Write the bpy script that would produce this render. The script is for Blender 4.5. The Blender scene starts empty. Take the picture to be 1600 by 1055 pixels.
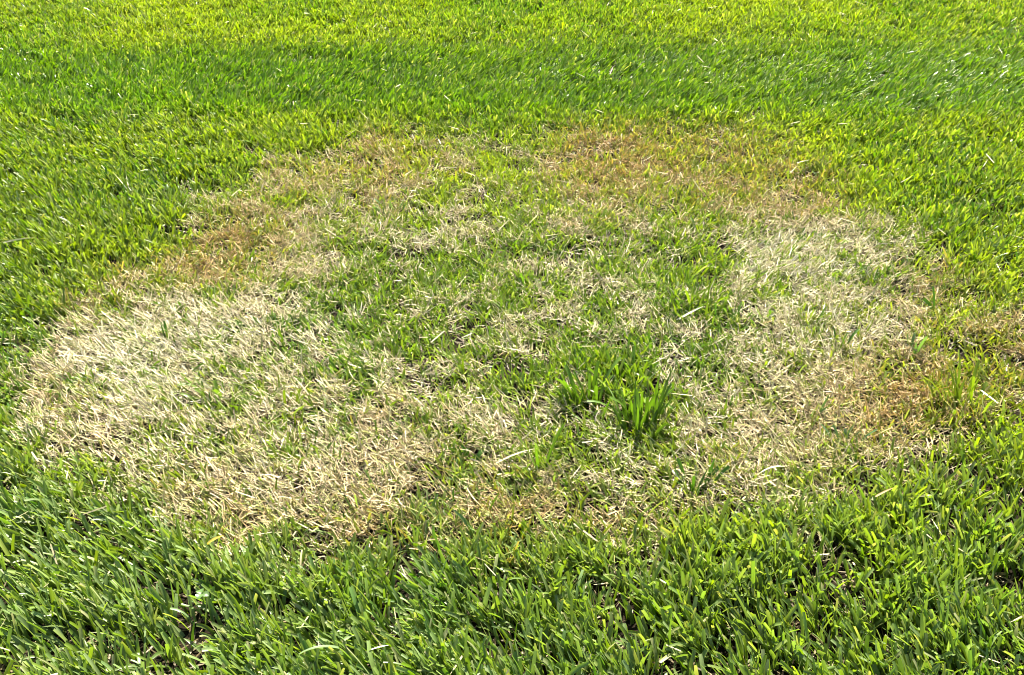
import bpy, math
import numpy as np

C = bpy.context.scene
RNG = np.random.default_rng(11)

# ---------------------------------------------------------------- camera
CAM_H, PITCH, HFOV = 1.0, math.radians(33.0), math.radians(52.0)
cd = bpy.data.cameras.new('camera')
cam = bpy.data.objects.new('camera', cd)
C.collection.objects.link(cam)
cam.location = (0, 0, CAM_H)
cam.rotation_euler = (math.pi / 2 - PITCH, 0, 0)
cd.sensor_fit = 'HORIZONTAL'
cd.angle = HFOV
cd.clip_start, cd.clip_end = 0.02, 2000
C.camera = cam

# ---------------------------------------------------------------- light
SUN_EL, SUN_AZ = math.radians(47), math.radians(10)    # azimuth from +Y (straight ahead) towards +X
W = bpy.data.worlds.new('World'); C.world = W
W.use_nodes = True
nt = W.node_tree
sky = nt.nodes.new('ShaderNodeTexSky'); sky.sky_type = 'NISHITA'
sky.sun_disc = False
sky.sun_elevation = SUN_EL
sky.sun_rotation = SUN_AZ
bg = nt.nodes['Background']; bg.inputs['Strength'].default_value = 0.05
nt.links.new(sky.outputs[0], bg.inputs[0])
ld = bpy.data.lights.new('sun', 'SUN'); ld.energy = 5.0; ld.angle = math.radians(0.5)
ld.color = (1.0, 0.94, 0.82)
sun = bpy.data.objects.new('sun', ld); C.collection.objects.link(sun)
sun.rotation_euler = (math.pi / 2 - SUN_EL, 0, math.pi - SUN_AZ)
C.view_settings.view_transform = 'Standard'
C.view_settings.look = 'None'
C.view_settings.gamma = 1.0
C.view_settings.exposure = 2.15
C.render.engine = 'CYCLES'
C.cycles.pixel_filter_type = 'BLACKMAN_HARRIS'
C.cycles.filter_width = 1.0
C.cycles.max_bounces = 5
C.cycles.diffuse_bounces = 2
C.cycles.transmission_bounces = 4

# ---------------------------------------------------------------- lawn maps in image pixels
# 1600 x 1055 frame of image pixels; the rows and columns below are a map of
# the lawn's condition in 50-pixel steps, projected through the camera onto the ground plane.
FOC = 800 / math.tan(HFOV / 2)
def to_pixels(x, y):
    d = y * math.cos(PITCH) + CAM_H * math.sin(PITCH)
    u = y * math.sin(PITCH) - CAM_H * math.cos(PITCH)
    d = np.maximum(d, .05)
    return 800 + FOC * x / d, 527.5 - FOC * u / d
def on_ground(px, py, z=0.0):
    a = (px - 800) / FOC; b = (527.5 - py) / FOC
    dy = math.cos(PITCH) + b * math.sin(PITCH)
    dz = -math.sin(PITCH) + b * math.cos(PITCH)
    t = (z - CAM_H) / dz
    return np.array([a * t, dy * t, z])
def grid(txt):
    return np.array([[int(c) for c in r] for r in txt.split()], float) / 9.0
DEAD = grid('''
00000000000000000000000000000000
00000000000000000000000000000000
00000000000000000000000000000000
00000000000000000000000000000000
00000000001333322344444320000000
00000001355665333466666541000000
00000155567765433455455555200000
00000037777644333455444788752000
00002677676433333333313888874100
00156777665444334444333777765431
02899987765444444444344777777544
49999877654443443211255777777744
16888765545544444421155577777543
07888776655677766544277777666521
04788767888888776555577777742110
01247878888888777666645666521000
00001456777764566654431222100000
00000023124431222111100000000000
00000000010000000000000000000000
00000000000000000000000000000000
00000000000000000000000000000000
''')
BROWN = grid('''
00000000000000000000000000000000
00000000000000000000000000000000
00000000000000000000000000000000
00000000000000000001111000000000
00000000013664333799887743000000
00000002566775433799877776200000
00000145443542333455466677610000
00000288744321222333322222221111
00055987433222222222222111124531
02653233322222222222222222235543
03322122222222322222222222224566
14211222222222332222222233366777
25432222223333333222222334679976
03443323332444333222233445677643
01443333344444433222234444443211
00123454444545565443333333321000
00000256545655566666543322100000
00000034233543444322110000000000
00000001110000000000000000000000
00000000000000000000000000000000
00000000000000000000000000000000
''')
# how pale and bleached the dead blades are
PALE = grid('''
00000000000000000000000000000000
00000000000000000000000000000000
00000000000000000000000000000000
00000000000000000000000000000000
00000000012222222222222220000000
00000002222233332222222222000000
00000234557654433333223344200000
00000044577644444455444777752000
00002233556555555555555888753200
00145667766555555555566777654321
03588888776555555555566788776432
16999887666666555555577666655432
37888766655555655555566555543332
24777666666666666666677765543321
02577766777766666666677766543210
02235667777665555666666654320000
01223345555544444444443222100000
00002223333332222222000000000000
00000000000000000000000000000000
00000000000000000000000000000000
00000000000000000000000000000000
''')
def look(g, px, py):
    h, w = g.shape
    u = np.clip(px / 50 - .5, 0, w - 1.001); v = np.clip(py / 50 - .5, 0, h - 1.001)
    i = u.astype(int); j = v.astype(int); a = u - i; b = v - j
    return (g[j, i] * (1-a) * (1-b) + g[j, i+1] * a * (1-b) + g[j+1, i] * (1-a) * b + g[j+1, i+1] * a * b)
_T = RNG.random((8, 256, 256))
def vnoise(x, y, scale, k=0):
    x = x / scale + 40.3 * (k + 1); y = y / scale + 17.7 * (k + 1)
    i = np.floor(x).astype(int); j = np.floor(y).astype(int); a = x - i; b = y - j
    a = a*a*(3-2*a); b = b*b*(3-2*b); T = _T[k % 8]
    i0 = i % 256; i1 = (i+1) % 256; j0 = j % 256; j1 = (j+1) % 256
    return T[j0, i0]*(1-a)*(1-b) + T[j0, i1]*a*(1-b) + T[j1, i0]*(1-a)*b + T[j1, i1]*a*b
def fbm(x, y, s, k=0):
    return (vnoise(x, y, s, k) + .5*vnoise(x, y, s*.47, k+1) + .25*vnoise(x, y, s*.21, k+2)) / 1.75
def relief(x, y):
    return .012 * (fbm(x, y, .5, 3) - .5) + .008 * (vnoise(x, y, .12, 5) - .5)
def smooth(a, b, x):
    t = np.clip((x - a) / (b - a), 0, 1); return t*t*(3-2*t)

# lean of the turf: (image x, image y, lean to the right, lean away) at anchor spots
LEAN = np.array([
 [100,  30, -.10, -.45], [500,  30, .15, -.45], [900, 30, .1, -.45], [1300, 30, .15, -.4], [1600, 30, .1, -.3],
 [100, 130,  .3, .4], [500, 130, .85, .5], [800, 130, .95, .5], [1100, 130, 1.05, .45], [1500, 130, 1.2, .3],
 [60, 230, -.45, -.2], [300, 230, -.40, -.25], [700, 220, -.2, -.3], [1100, 215, .1, -.3], [1500, 230, .25, -.2],
 [60, 330, -.6, .2], [250, 330, -.35, .2], [500, 330, .35, -.1], [800, 330, .0, .1], [1200, 330, .1, .1], [1500, 330, .2, .15],
 [60, 430, -.5, .2], [350, 420, .3, .1], [600, 430, -.2, .1], [900, 430, .0, .1], [1200, 400, .5, -.1], [1500, 430, .25, .1],
 [40, 560, -.9, .2], [200, 560, -1.0, .1], [500, 560, -.7, .1], [800, 560, -.3, .1], [1150, 560, -.3, .1], [1500, 560, -.3, .1],
 [40, 720, -.9, .35], [300, 720, -.9, .2], [600, 720, -.6, .2], [900, 720, -.6, .1], [1200, 720, -.5, .1], [1500, 720, .05, .1],
 [60, 900, -1.0, .4], [300, 900, -.9, .35], [600, 900, -.6, .3], [900, 880, -.3, .2], [1200, 880, -.3, .15], [1500, 880, .0, .15],
 [60, 1040, -.9, .5], [400, 1040, -.9, .4], [800, 1040, -.7, .3], [1200, 1040, -.6, .3], [1560, 1040, -.4, .3]])
def lean_at(px, py):
    ax = np.zeros_like(px); ay = np.zeros_like(px); s = np.zeros_like(px)
    for x, y, lx, ly in LEAN:
        w = np.exp(-(((px-x)/170)**2 + ((py-y)/50)**2)) + 1e-7
        ax += w*lx; ay += w*ly; s += w
    return ax/s, ay/s

# ---------------------------------------------------------------- blades
def blades(name, base, phi, th0, bend, L, w, roll, col, colt, blunt, fold, seg=4, twist=None, curl=None, side=None):
    """One mesh of many grass blades. base (n,3); phi azimuth the blade leans to; th0 lean from upright, bend added to the tip."""
    n = len(phi)
    if n == 0: return None
    K = seg + 1
    t = np.linspace(0, 1, K)[None, :]
    th = th0[:, None] + bend[:, None] * t**1.3
    ph = phi[:, None] + (side[:, None] if side is not None else 0) * t
    ds = (L / seg)[:, None]
    dx = np.sin(th)*np.cos(ph); dy = np.sin(th)*np.sin(ph); dz = np.cos(th)
    T = np.stack([dx, dy, dz], -1)
    P = np.zeros((n, K, 3)); P[:, 0] = base
    mid = (T[:, 1:] + T[:, :-1]) / 2
    P[:, 1:] = base[:, None, :] + np.cumsum(mid * ds[..., None], axis=1)
    # keep the blades from sinking in the soil
    g = relief(P[..., 0], P[..., 1]) + .002
    P[..., 2] = np.where(t > .01, np.maximum(P[..., 2], g), P[..., 2])
    # width vector
    h = np.stack([-np.sin(ph + 0*th), np.cos(ph + 0*th), 0*th], -1)
    nrm = np.cross(T, h)
    r = roll[:, None] + (twist[:, None] if twist is not None else 0) * t
    Wv = h * np.cos(r)[..., None] + nrm * np.sin(r)[..., None]
    Nv = np.cross(T, Wv)
    tt = t[0]
    pb = np.interp(tt, [0, .15, .6, .9, 1], [.75, 1, 1, .95, .78])
    pp = np.interp(tt, [0, .15, .5, .8, 1], [.75, 1, .85, .5, .06])
    prof = np.where(blunt[:, None], pb[None], pp[None]) * (w/2)[:, None]
    Lf = P - Wv*prof[..., None]; Rt = P + Wv*prof[..., None]
    if fold:
        M = P - Nv * (prof * (fold if np.isscalar(fold) else fold[:, None]))[..., None]
        V = np.stack([Lf, M, Rt], 2); c = 3
    else:
        V = np.stack([Lf, Rt], 2); c = 2
    # faces
    idx = np.arange(n)[:, None]*(K*c)
    q = []
    for k in range(seg):
        for a in range(c-1):
            i0 = k*c + a
            q.append(np.stack([idx[:, 0]+i0, idx[:, 0]+i0+1, idx[:, 0]+i0+c+1, idx[:, 0]+i0+c], -1))
    F = np.stack(q, 1).reshape(-1, 4)
    me = bpy.data.meshes.new(name)
    nv = n*K*c
    me.vertices.add(nv); me.vertices.foreach_set('co', V.reshape(-1).astype(np.float32))
    me.loops.add(F.size); me.loops.foreach_set('vertex_index', F.reshape(-1).astype(np.int32))
    me.polygons.add(len(F))
    me.polygons.foreach_set('loop_start', np.arange(0, F.size, 4, dtype=np.int32))
    me.polygons.foreach_set('use_smooth', np.ones(len(F), bool))
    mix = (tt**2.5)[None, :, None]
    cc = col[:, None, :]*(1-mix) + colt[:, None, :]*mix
    cc = np.repeat(cc[:, :, None, :], c, 2)
    A = np.ones((n, K, c, 4), np.float32); A[..., :3] = np.clip(cc, 0, 1)
    at = me.attributes.new('tint', 'FLOAT_COLOR', 'POINT')
    at.data.foreach_set('color', A.reshape(-1))
    ua = np.zeros((n, K, c, 3), np.float32)
    ua[..., 0] = np.linspace(0, 1, c)[None, None, :]; ua[..., 1] = tt[None, :, None]; ua[..., 2] = RNG.random(n)[:, None, None]
    a2 = me.attributes.new('along', 'FLOAT_VECTOR', 'POINT'); a2.data.foreach_set('vector', ua.reshape(-1))
    me.update(calc_edges=True)
    return me

def leaf_material(name, rough, spec, trans, vein):
    m = bpy.data.materials.new(name); m.use_nodes = True
    t = m.node_tree; N = t.nodes; Lk = t.links
    b = N['Principled BSDF']; out = N['Material Output']
    a = N.new('ShaderNodeAttribute'); a.attribute_name = 'tint'
    v = N.new('ShaderNodeAttribute'); v.attribute_name = 'along'
    # fine lengthwise veins and small blemishes
    mp = N.new('ShaderNodeMapping'); mp.inputs['Scale'].default_value = (5, 2.2, 37)
    Lk.new(v.outputs['Vector'], mp.inputs['Vector'])
    ns = N.new('ShaderNodeTexNoise'); ns.inputs['Scale'].default_value = 1.6; ns.inputs['Detail'].default_value = 3
    Lk.new(mp.outputs[0], ns.inputs['Vector'])
    mr = N.new('ShaderNodeMapRange'); mr.inputs['From Min'].default_value = .3; mr.inputs['From Max'].default_value = .7
    mr.inputs['To Min'].default_value = 1 - vein; mr.inputs['To Max'].default_value = 1 + vein
    Lk.new(ns.outputs['Fac'], mr.inputs['Value'])
    mul = N.new('ShaderNodeVectorMath'); mul.operation = 'SCALE'
    Lk.new(a.outputs['Color'], mul.inputs[0]); Lk.new(mr.outputs[0], mul.inputs['Scale'])
    Lk.new(mul.outputs[0], b.inputs['Base Color'])
    b.inputs['Roughness'].default_value = rough
    b.inputs['Specular IOR Level'].default_value = spec
    tr = N.new('ShaderNodeBsdfTranslucent')
    hs = N.new('ShaderNodeVectorMath'); hs.operation = 'MULTIPLY'
    hs.inputs[1].default_value = (1.25, 1.35, .35) if 'green' in name else (1.05, 1.0, .85)
    Lk.new(mul.outputs[0], hs.inputs[0]); Lk.new(hs.outputs[0], tr.inputs['Color'])
    mx = N.new('ShaderNodeMixShader'); mx.inputs[0].default_value = trans
    Lk.new(b.outputs[0], mx.inputs[1]); Lk.new(tr.outputs[0], mx.inputs[2])
    Lk.new(mx.outputs[0], out.inputs['Surface'])
    return m
M_GREEN = leaf_material('green_blade', .40, .5, .40, .18)
M_DRY = leaf_material('dry_blade', .55, .35, .12, .22)

def link(name, me, mat, parent=None):
    o = bpy.data.objects.new(name, me); C.collection.objects.link(o)
    me.materials.append(mat)
    if parent: o.parent = parent
    return o
def tag(o, label=None, cat=None, group=None, kind=None):
    if label: o['label'] = label
    if cat: o['category'] = cat
    if group: o['group'] = group
    if kind: o['kind'] = kind
    return o

# ---------------------------------------------------------------- the soil
def build_ground():
    xs = np.unique(np.concatenate([-np.geomspace(3, 600, 24), np.linspace(-3, 3, 241), np.geomspace(3, 600, 24)]))
    ys = np.unique(np.concatenate([-np.geomspace(.5, 600, 20), np.linspace(-.5, 7, 301), np.geomspace(7, 900, 30)]))
    X, Y = np.meshgrid(xs, ys)
    fade = smooth(14, 7, np.hypot(X, Y))
    Z = relief(X, Y) * fade
    V = np.stack([X, Y, Z], -1).reshape(-1, 3)
    ny, nx = X.shape
    i = np.arange(ny-1)[:, None]*nx + np.arange(nx-1)[None]
    F = np.stack([i, i+1, i+nx+1, i+nx], -1).reshape(-1, 4)
    me = bpy.data.meshes.new('ground')
    me.from_pydata(V.tolist(), [], F.tolist())
    me.polygons.foreach_set('use_smooth', np.ones(len(F), bool))
    m = bpy.data.materials.new('soil'); m.use_nodes = True
    N = m.node_tree.nodes; Lk = m.node_tree.links; b = N['Principled BSDF']
    g = N.new('ShaderNodeNewGeometry')
    n1 = N.new('ShaderNodeTexNoise'); n1.inputs['Scale'].default_value = 90; n1.inputs['Detail'].default_value = 6
    Lk.new(g.outputs['Position'], n1.inputs['Vector'])
    r = N.new('ShaderNodeValToRGB')
    r.color_ramp.elements[0].position = .35; r.color_ramp.elements[0].color = (.006, .005, .003, 1)
    r.color_ramp.elements[1].position = .7; r.color_ramp.elements[1].color = (.022, .016, .009, 1)
    Lk.new(n1.outputs['Fac'], r.inputs[0])
    # farther off, past the modelled blades, the sheet itself is turf
    vl = N.new('ShaderNodeVectorMath'); vl.operation = 'LENGTH'; Lk.new(g.outputs['Position'], vl.inputs[0])
    mr = N.new('ShaderNodeMapRange'); mr.inputs['From Min'].default_value = 6.0; mr.inputs['From Max'].default_value = 7.5
    Lk.new(vl.outputs['Value'], mr.inputs['Value'])
    n2 = N.new('ShaderNodeTexNoise'); n2.inputs['Scale'].default_value = 60; n2.inputs['Detail'].default_value = 5
    Lk.new(g.outputs['Position'], n2.inputs['Vector'])
    r2 = N.new('ShaderNodeValToRGB')
    r2.color_ramp.elements[0].position = .35; r2.color_ramp.elements[0].color = (.03, .07, .008, 1)
    r2.color_ramp.elements[1].position = .68; r2.color_ramp.elements[1].color = (.14, .2, .03, 1)
    Lk.new(n2.outputs['Fac'], r2.inputs[0])
    mx = N.new('ShaderNodeMix'); mx.data_type = 'RGBA'
    Lk.new(mr.outputs[0], mx.inputs[0]); Lk.new(r.outputs[0], mx.inputs[6]); Lk.new(r2.outputs[0], mx.inputs[7])
    Lk.new(mx.outputs[2], b.inputs['Base Color'])
    b.inputs['Roughness'].default_value = 1.0; b.inputs['Specular IOR Level'].default_value = .08
    bp = N.new('ShaderNodeBump'); bp.inputs['Strength'].default_value = .8; bp.inputs['Distance'].default_value = .004
    Lk.new(n1.outputs['Fac'], bp.inputs['Height']); Lk.new(bp.outputs[0], b.inputs['Normal'])
    o = link('ground', me, m)
    o['kind'] = 'structure'
build_ground()

# ---------------------------------------------------------------- scatter
def scatter(density, ymin, ymax, margin):
    """even scatter over the piece of lawn, density per square metre"""
    hx = lambda y: (y*math.cos(PITCH) + CAM_H*math.sin(PITCH)) * math.tan(HFOV/2) + margin
    X = hx(ymax); n = int(density * 2*X*(ymax-ymin))
    x = RNG.uniform(-X, X, n); y = RNG.uniform(ymin, ymax, n)
    k = np.abs(x) < hx(y)
    return x[k], y[k]
def rgb(*c): return np.array(c)[None, :]
def mixc(a, b, f): return a*(1-f[:, None]) + b*f[:, None]
def deadness(x, y, px, py):
    wx = .05*(vnoise(x, y, .11, 2) - .5) + .05*(vnoise(x, y, .04, 3) - .5)
    wy = .08*(vnoise(x, y, .11, 4) - .5) + .06*(vnoise(x, y, .04, 5) - .5)
    d = look(DEAD, *to_pixels(x + wx, y + wy))**1.28 * 1.05 * (1 - .22*smooth(1.7, 2.5, y))
    n = fbm(x, y, .075, 1) - .5; n2 = vnoise(x, y, .028, 6) - .5
    amp = np.sqrt(np.clip(d*(1-d)*4, 0, 1))
    return np.clip(d + amp*(n*1.25 + n2*1.5), 0, 1)
DEEP, LIME, MIDG, COOL = rgb(.062, .145, .006), rgb(.245, .300, .010), rgb(.145, .205, .007), rgb(.185, .250, .105)
STRAW, BLEACH, RUST, OLIVE = rgb(.63, .54, .30), rgb(.84, .78, .58), rgb(.46, .28, .075), rgb(.30, .32, .06)

def green_lawn():
    x, y = scatter(38000, .50, 6.6, .45)
    px, py = to_pixels(x, y)
    far = smooth(4.1, 6.6, y)
    d = deadness(x, y, px, py)
    clump = fbm(x, y, .045, 2)
    coarse = smooth(640, 880, py)*(1 - d)
    keep = RNG.random(len(x)) < (1 - .76*d**1.3) * np.clip(-.40 + 2.6*clump - coarse*(.22 + .1*clump), .06, 1.4) * (1 - .6*far)
    x, y, px, py, d, clump, coarse = [a[keep] for a in (x, y, px, py, d, clump, coarse)]
    n = len(x); R = RNG.random
    lx, ly = lean_at(px, py)
    lush = np.exp(-((px-975)/75)**2 - ((py-622)/40)**2)*.8 + np.exp(-((px-1090)/75)**2 - ((py-470)/28)**2) + .5*np.exp(-((px-660)/120)**2 - ((py-580)/40)**2) + .4*np.exp(-((px-330)/60)**2 - ((py-610)/30)**2)
    inpatch = smooth(.03, .35, look(DEAD, px, py))
    jit = .55 + .35*inpatch
    vx = lx + RNG.normal(0, 1, n)*jit + .5*(vnoise(x, y, .09, 4)-.5); vy = ly + RNG.normal(0, 1, n)*jit + .5*(vnoise(x, y, .09, 5)-.5)
    phi = np.arctan2(vy, vx)
    mag = np.hypot(vx, vy)
    th0 = np.clip(.08 + .38*mag, 0, 1.15)
    bend = np.abs(RNG.normal(0, .45, n)) + .15*mag
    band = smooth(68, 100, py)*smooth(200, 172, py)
    L = (.029 + .014*R(n)) * (.72 + .5*clump) * (1 - .24*inpatch) * (1+.1*band)
    L *= np.where(R(n) < .05, 1.35, 1)
    L *= (1 + .2*coarse) * (1 + .4*lush)
    w = .0037 * (1 + .08*coarse + .2*lush) * (.6 + .8*R(n)) * (1 - .30*inpatch)
    roll = RNG.normal(0, .6, n); tw = RNG.normal(0, .5, n)
    # colour of the living blades, with some glare and sheen painted in
    hue = np.clip(fbm(x, y, .35, 3)*1.0 + RNG.normal(0, .22, n), 0, 1)
    yel = look(YEL, px, py)
    col = mixc(DEEP + 0*x[:, None], MIDG, np.clip(hue*2.1, 0, 1))
    col = mixc(col, LIME, np.clip((hue-.45)*1.5 + yel*.78 - .35, 0, 1))
    cool = np.clip(smooth(560, 900, py)*.44 + RNG.normal(0, .26, n), 0, .9)  # more pale cool green in the foreground, blade glare put into the colour
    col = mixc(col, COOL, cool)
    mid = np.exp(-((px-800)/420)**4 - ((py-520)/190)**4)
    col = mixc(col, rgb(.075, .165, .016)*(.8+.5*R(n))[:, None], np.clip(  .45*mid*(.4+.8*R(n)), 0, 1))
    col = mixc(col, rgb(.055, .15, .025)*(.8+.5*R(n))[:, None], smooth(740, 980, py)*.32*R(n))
    br = look(BROWN, px, py); br_ = np.clip(br*1.45 - .45, 0, 1); br = br*(R(n) < .5)
    col = mixc(col, OLIVE, np.clip(br*.9*R(n)*1.3, 0, .85))
    col = mixc(col, rgb(.27, .185, .075)*(.7+.6*R(n))[:, None], (R(n) < br_*.42)*(.4+.5*R(n)))
    col = mixc(col, rgb(.2, .26, .1), (R(n) < .12)*R(n))  # a few blades tinted pale grey-green as painted sheen
    col *= (.7 + .55*R(n))[:, None]
    col = mixc(col, rgb(.085, .19, .004) + 0*col, band*.55)  # stripe's darker tone painted in, standing in for light on the leaning blades
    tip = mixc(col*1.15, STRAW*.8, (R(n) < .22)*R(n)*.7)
    tip = mixc(tip, rgb(.30, .20, .085)*(.7+.6*R(n))[:, None], np.clip((R(n) < br_*.5)*(.5+.5*R(n)), 0, 1))
    blunt = R(n) < .75
    base = np.stack([x, y, relief(x, y) - .002], -1)
    near = y < 2.6
    def go(k, fold, seg):
        return blades('turf', base[k], phi[k], th0[k], bend[k], L[k], w[k], roll[k], col[k], tip[k], blunt[k], fold, seg, tw[k], side=RNG.normal(0, .35, k.sum()))
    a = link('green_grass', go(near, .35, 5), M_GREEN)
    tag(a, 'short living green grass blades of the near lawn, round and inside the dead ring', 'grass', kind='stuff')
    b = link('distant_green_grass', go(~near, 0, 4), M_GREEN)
    tag(b, 'mown green grass of the farther lawn with a darker mowing stripe', 'grass', kind='stuff')
    print('green blades', n)
YEL = grid('''
22222333334445556666666667788888
22223333444444455556666677777777
11111122222222222223333333333333
22222222333333333333444444445555
44444555555555556666777788888888
44444555555566666666777888999999
33333445555555555555666778899998
22233344444444444444555567788888
22223334444333344444444556677777
33333334433333333444444455667777
44444444433333333333444455667776
44444444333333333333344455667766
33333333333333333333344455667766
33333333333333333333344455666666
33333333333333333333344445566666
33333333333333333333344444555555
33333333333333333333344444455555
33333333333322222233333344455555
33333333332222222222233333444444
33333333222222222222222333333444
33333332222222222222222233333333
''')
green_lawn()

def dead_grass():
    x, y = scatter(120000, .6, 3.5, .15)
    px, py = to_pixels(x, y)
    d = deadness(x, y, px, py)
    keep = RNG.random(len(x)) < np.clip(d**1.1 * (-.25 + 1.9*fbm(x, y, .022, 4)), 0, .85)
    x, y, px, py, d = [a[keep] for a in (x, y, px, py, d)]
    n = len(x); R = RNG.random
    lx, ly = lean_at(px, py)
    vx = lx*.9 + RNG.normal(0, .6, n); vy = ly + .1 + RNG.normal(0, .5, n)
    phi = np.arctan2(vy, vx) + np.where(R(n) < .25, math.pi, 0)
    th0 = np.clip(RNG.normal(1.12, .30, n), .1, 1.48)
    bend = RNG.normal(.12, .25, n)
    L = .012 + .021*R(n)
    w = .0010 + .0014*R(n)**1.5
    br = np.clip(look(BROWN, px, py)*1.4 - .2 + RNG.normal(0, .16, n), 0, 1)
    pale = np.clip(look(PALE, px, py) - .25 + RNG.normal(0, .25, n), 0, 1)
    col = mixc(STRAW + 0*x[:, None], BLEACH, pale)
    col = mixc(col, RUST, br*.9)
    col = mixc(col, OLIVE, (R(n) < .22)*R(n)*.9)
    col = mixc(col, rgb(.42, .46, .13), (R(n) < .22)*(.4 + .6*R(n)))
    col *= (.6 + .55*R(n))[:, None]
    rot_shade = R(n) < .22  # rotted low straws, coloured dark to paint shade into the gaps
    col = np.where(rot_shade[:, None], rgb(.13, .09, .04)*(.5 + R(n))[:, None], col)
    th0 = np.where(rot_shade, np.clip(th0 + .35, 0, 1.5), th0)
    base = np.stack([x, y, relief(x, y) + .001 + np.where(rot_shade, .002, .012*R(n))], -1)
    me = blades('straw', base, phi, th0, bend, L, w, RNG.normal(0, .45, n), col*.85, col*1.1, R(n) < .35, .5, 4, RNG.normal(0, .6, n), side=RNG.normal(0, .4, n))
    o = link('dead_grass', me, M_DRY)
    tag(o, 'matted straw-coloured dead grass of the ring-shaped patch', 'dead grass', kind='stuff')
    print('dead blades', n)
dead_grass()

def thatch():
    x, y = scatter(6000, .5, 4.2, .3)
    px, py = to_pixels(x, y); n = len(x); R = RNG.random
    phi = R(n)*2*math.pi
    up = R(n) < .015
    base = np.stack([x, y, relief(x, y) + .001 + up*(.012 + .02*R(n))], -1)
    col = mixc(rgb(.06, .042, .018) + 0*x[:, None], rgb(.22, .17, .08), R(n))
    col = np.where(up[:, None], rgb(.42, .37, .2)*(.5 + .6*R(n))[:, None], col)
    me = blades('thatch', base, phi, np.clip(RNG.normal(1.4, .15, n), .9, 1.56), 0*x, .015 + .025*R(n), .0012 + .0016*R(n), RNG.normal(0, .4, n), col, col, R(n) < .5, 0, 3)
    o = link('thatch', me, M_DRY)
    tag(o, 'brown thatch of old clippings lying on the soil between the blades', 'thatch', kind='stuff')
thatch()

# ---------------------------------------------------------------- single tufts, stems and weeds that stand out
def metres(px, py, h):
    p = on_ground(px, py); return h * math.sqrt(p[0]**2 + p[1]**2 + CAM_H**2) / FOC
def put(name, me, origin, mat, parent=None):
    """mesh built in lawn coordinates, re-based on its own origin"""
    co = np.empty(len(me.vertices)*3, np.float32); me.vertices.foreach_get('co', co)
    co = co.reshape(-1, 3) - np.array(origin, np.float32); me.vertices.foreach_set('co', co.reshape(-1)); me.update()
    o = link(name, me, mat, parent)
    if not parent: o.location = origin
    return o
def tuft(px, py, h, wid, n, lean, col, label, wide=.0052, parts=True, up=.25, fan=1.0, group='green tufts standing out in the dead ring'):
    g = on_ground(px, py); g[2] = float(relief(np.array([g[0]]), np.array([g[1]]))[0])
    Hm = metres(px, py, h) * .86; Wm = metres(px, py, wid)
    R = RNG.random
    u = (np.arange(n)+.5)/n*2-1 + RNG.normal(0, .08, n)
    u = np.clip(u, -1, 1)
    x = g[0] + u*Wm*.3 + RNG.normal(0, .003, n); y = g[1] + RNG.normal(0, Wm*.16, n)
    vx = u*fan*.65 + lean + RNG.normal(0, .28, n); vy = RNG.normal(0, .4, n) + .05
    phi = np.arctan2(vy, vx); mag = np.hypot(vx, vy)
    th0 = np.clip(.05 + up*mag, 0, 1.1); bend = np.clip(mag*.75, 0, 1.3) + np.abs(RNG.normal(0, .12, n))
    L = Hm*(.5 + .6*R(n))
    w = wide*(.75 + .5*R(n)); roll = RNG.normal(0, .35, n); tw = RNG.normal(0, .3, n)
    c = np.array(col)[None]*(.8 + .4*R(n))[:, None]
    base = np.stack([x, y, relief(x, y) - .001], -1)
    blunt = R(n) < .35
    args = lambda k: (base[k], phi[k], th0[k], bend[k], L[k], w[k], roll[k], c[k], c[k]*1.1, blunt[k], .35, 7, tw[k])
    if parts:
        root = bpy.data.objects.new('grass_tuft', None); C.collection.objects.link(root); root.location = g
        for i in range(n):
            put('blade', blades('blade', *args(np.array([i]))), g, M_GREEN, root)
        m = 16 + n//3; ph = R(m)*2*math.pi
        put('withered_sheath', blades('withered_sheath', np.stack([g[0] + RNG.normal(0, Wm*.2, m), g[1] + RNG.normal(0, Wm*.12, m), 0*ph + g[2]], -1), ph, .7 + .6*R(m), .3 + 0*ph,
            Hm*(.3 + .3*R(m)), .002 + .0015*R(m), RNG.normal(0, .5, m), np.array([[.45, .37, .17]])*(.7 + .5*R(m))[:, None], np.array([[.5, .42, .2]])*np.ones((m, 1)), R(m) < .4, .4, 5), g, M_DRY, root)
    else:
        root = put('grass_tuft', blades('grass_tuft', *args(np.arange(n))), g, M_GREEN)
    tag(root, label, 'grass tuft', group)
V1, V2, V3, V4, V5 = (.085, .155, .014), (.045, .105, .012), (.14, .20, .012), (.10, .17, .07), (.11, .175, .02)
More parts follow.
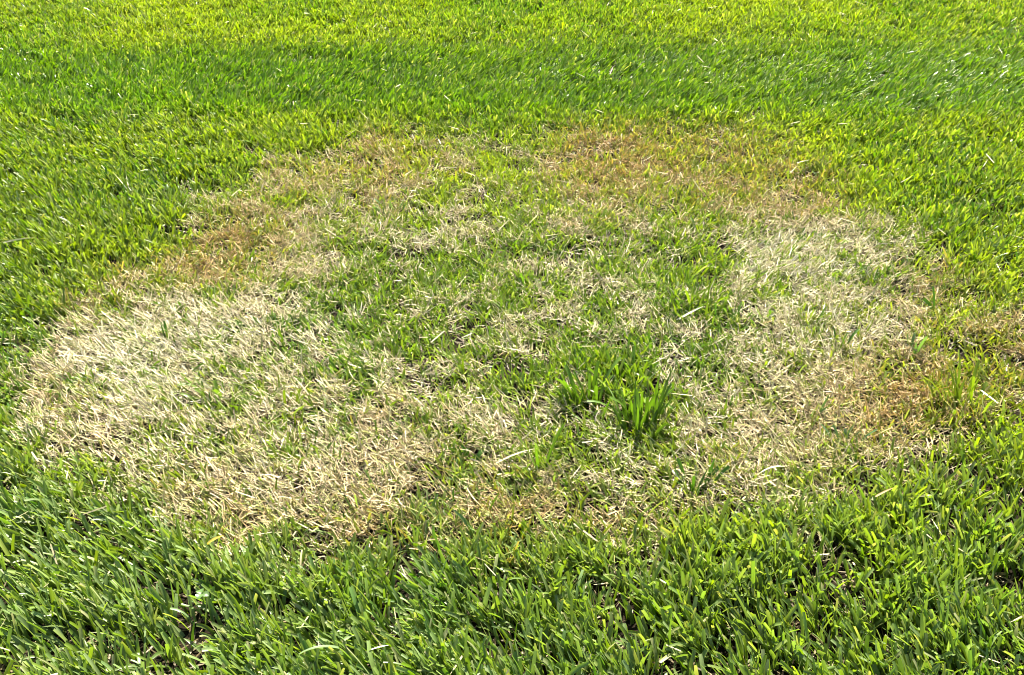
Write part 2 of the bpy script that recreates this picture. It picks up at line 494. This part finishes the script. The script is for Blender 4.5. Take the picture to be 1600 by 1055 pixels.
TUFTS = [
 (1000, 672, 98, 95, 34, 0, V1, 'tallest and brightest green tuft of the dead ring, right of its centre', .0055),
 (915, 628, 75, 105, 34, -.1, V1, 'wide low green tuft just left of the tallest green tuft', .0055),
 (1085, 488, 52, 115, 30, .15, V3, 'bushy yellow-green tuft behind the tallest tuft, with a dark hollow at its foot', .005),
 (328, 630, 52, 60, 9, -.7, V5, 'wide-bladed green tuft leaning left out of the palest straw on the left', .006),
 (455, 634, 48, 60, 10, 0, V3, 'upright yellow-green tuft in the straw, to the right of the left-leaning tuft', .005),
 (500, 690, 40, 45, 8, -.2, V1, 'small green tuft in the straw, just below the upright yellow-green tuft', .0048),
 (846, 740, 105, 16, 3, -.1, V1, 'three tall narrow green blades standing close together in straw below the centre', .0055),
 (1088, 766, 52, 66, 12, .1, V2, 'dark green tuft in the straw along the lower right of the ring', .0055),
 (732, 722, 38, 40, 8, -.1, V2, 'little dark green tuft left of the three tall narrow blades', .005),
 (1139, 640, 62, 8, 2, 0, V2, 'thin dark blade pair standing upright right of the tallest tuft', .0042),
 (1307, 548, 48, 42, 4, 0, V2, 'few dark blades spread in a V over pale straw on the right', .0055),
 (1346, 532, 34, 14, 3, -.2, V3, 'short yellow-green blades right beside the dark V-shaped blades', .005),
 (1426, 556, 52, 26, 5, 0, V4, 'blue-green upright blades near the right rim of the ring', .0055),
 (1458, 492, 46, 24, 4, -.5, V2, 'dark blades leaning left at the upper right rim of the ring', .005),
 (1500, 640, 82, 80, 26, -.1, V3, 'large lime green tuft beside orange-brown grass at the right rim', .0052),
 (1272, 658, 52, 16, 4, 0, V4, 'pale grey-green blades standing in the brownish straw on the right', .005),
 (1316, 698, 50, 44, 10, 0, V4, 'dull blue-green tuft in the lower right of the ring, below the pale blades', .005),
 (612, 334, 36, 66, 14, -.1, V4, 'grey-green tuft in the bleached grass of the upper left arc', .006),
 (262, 536, 46, 20, 3, -.2, V2, 'dark slender blades in the bleached straw of the far left', .0045),
 (738, 842, 62, 12, 3, -.75, V4, 'long pale green blades leaning left over the lower rim of the ring', .006),
 (590, 922, 68, 26, 5, -.4, V5, 'upright bright blades in the green grass below the ring', .006),
 (1374, 902, 82, 26, 5, 0, V3, 'tall lime blades standing in dark gaps of the lower right grass', .006),
 (1558, 897, 68, 26, 5, .1, V5, 'tall green blades close to the right edge of the lower lawn', .006),
]
for t in TUFTS:
    px, py, h, wd, n, ln, col, lab, wdth = t
    tuft(px, py, h, wd, n, ln, col, lab, wdth, fan=1.0 if wd > 30 else .5,
         group='green tufts standing out in the dead ring' if py < 850 else 'tall blades standing out in the lower lawn')

def stem(p0, p1, arch, w, col, name, label, cat, mat, group, z0=.018, z1=.03, blunt=False):
    """one loose blade from ground point under p0 to p1, arched upward"""
    a = on_ground(*p0, z0); b = on_ground(*p1, z1)
    d = b - a; Lh = math.hypot(d[0], d[1]); L = float(np.linalg.norm(d))*1.06
    phi = math.atan2(d[1], d[0]); th = math.atan2(Lh, d[2])
    me = blades(name, a[None], np.array([phi]), np.array([th - arch]), np.array([2.1*arch]), np.array([L]), np.array([w]),
                np.array([RNG.normal(0, .3)]), np.array([col]), np.array([col])*1.05, np.array([blunt]), .4, 10, np.array([.5]))
    tag(put(name, me, a, mat), label, cat, group)
ST, BL, YE = (.66, .57, .34), (.78, .74, .58), (.60, .42, .06)
G1 = 'single dry stems standing out'
stem((775, 724), (836, 703), .25, .003, ST, 'dry_stem', 'long straw stem lying slantwise left of the three tall green blades', 'dry stem', M_DRY, G1)
stem((1184, 742), (1228, 731), .6, .003, BL, 'dry_stem', 'arched pale stem over the straw right of the dark green tuft', 'dry stem', M_DRY, G1)
stem((1058, 500), (1097, 480), .1, .004, BL, 'dry_stem', 'pale stem in the dark hollow under the bushy yellow-green tuft', 'dry stem', M_DRY, G1)
stem((216, 455), (209, 421), .1, .0022, ST, 'dry_stem', 'thin dry stem sticking up at the upper left rim of the ring', 'dry stem', M_DRY, G1, .0, .045)
stem((236, 452), (224, 424), .2, .0022, BL, 'dry_stem', 'bleached stem leaning left beside the thin upright one at the upper left rim', 'dry stem', M_DRY, G1, .0, .045)
stem((1003, 99), (1009, 79), .1, .003, BL, 'dry_stem', 'white upright stem in the dark mowing stripe of the far lawn', 'dry stem', M_DRY, G1, .01, .05)
stem((198, 295), (177, 270), .1, .004, BL, 'dry_stem', 'white stem leaning left in the green grass of the upper left lawn', 'dry stem', M_DRY, G1, .02, .05)
stem((5, 379), (52, 372), .1, .003, ST, 'dry_stem', 'straw stem lying level on green grass at the left edge', 'dry stem', M_DRY, G1, .035, .04)
stem((1368, 776), (1396, 763), .2, .003, (.45, .3, .12), 'dry_stem', 'brown stem lying across green grass at the lower right rim of the ring', 'dry stem', M_DRY, G1, .03, .035)
stem((572, 1018), (606, 1009), .2, .0035, BL, 'dry_stem', 'cream stem lying on the grass near the bottom, left of the middle', 'dry stem', M_DRY, G1, .035, .04)
stem((1522, 652), (1510, 630), .4, .005, YE, 'yellow_blade', 'orange-yellow dying blade curled beside the large lime tuft', 'yellow blade', M_DRY, 'dying yellow blades', .02, .04)
stem((322, 852), (350, 838), .4, .005, YE, 'yellow_blade', 'yellow dying blade curled at the lower left rim of the ring', 'yellow blade', M_DRY, 'dying yellow blades', .02, .03)
stem((530, 1012), (467, 1024), .5, .006, (.17, .24, .10), 'curved_blade', 'broad pale green blade arched level near the bottom, left of the middle', 'grass blade', M_GREEN, None, .03, .04, True)

def weed(px, py, r_px, n, col, label):
    """small round-leaved weed: stem and leaves"""
    g = on_ground(px, py, .03); g[2] = 0; r = metres(px, py, r_px)
    root = bpy.data.objects.new('round_leaf_weed', None); C.collection.objects.link(root); root.location = g
    for i in range(n):
        a = 2*math.pi*i/n + RNG.normal(0, .25); tilt = RNG.normal(.45, .15)
        cx, cy = math.cos(a), math.sin(a)
        K, J = 12, 5; vs = []; 
        for j in range(J):
            q = j/(J-1)
            for k in range(K+1):
                t = k/K
                half = r*.62*math.sin(math.pi*min(1, t*.93+.04))**.65 * (1 - .08*math.sin(t*19))
                s = (q-.5)*2
                lx = r*.12 + r*1.15*t; ly = half*s
                lz = .034 + lx*(tilt - .5*t) + abs(s)*half*.3
                vs.append((cx*lx - cy*ly, cy*lx + cx*ly, lz))
        fs = [(j*(K+1)+k, j*(K+1)+k+1, (j+1)*(K+1)+k+1, (j+1)*(K+1)+k) for j in range(J-1) for k in range(K)]
        me = bpy.data.meshes.new('leaf'); me.from_pydata(vs, [], fs)
        me.polygons.foreach_set('use_smooth', np.ones(len(fs), bool))
        at = me.attributes.new('tint', 'FLOAT_COLOR', 'POINT')
        cc = np.ones((len(vs), 4), np.float32); cc[:, :3] = np.array(col)*(.85+.3*RNG.random()); at.data.foreach_set('color', cc.reshape(-1))
        a2 = me.attributes.new('along', 'FLOAT_VECTOR', 'POINT'); a2.data.foreach_set('vector', (np.array(vs)*60).astype(np.float32).reshape(-1))
        link('leaf', me, M_GREEN, root)
    b = np.array([[g[0], g[1], 0]])
    me = blades('stem', b, np.array([1.0]), np.array([.05]), np.array([.1]), np.array([.036]), np.array([.0018]), np.array([0.]), np.array([col]), np.array([col]), np.array([True]), .6, 4)
    put('stem', me, g, M_GREEN, root)
    tag(root, label, 'weed')
weed(316, 932, 9, 3, (.11, .19, .05), 'round pale green leaves of a small weed below the lower left rim of the ring')
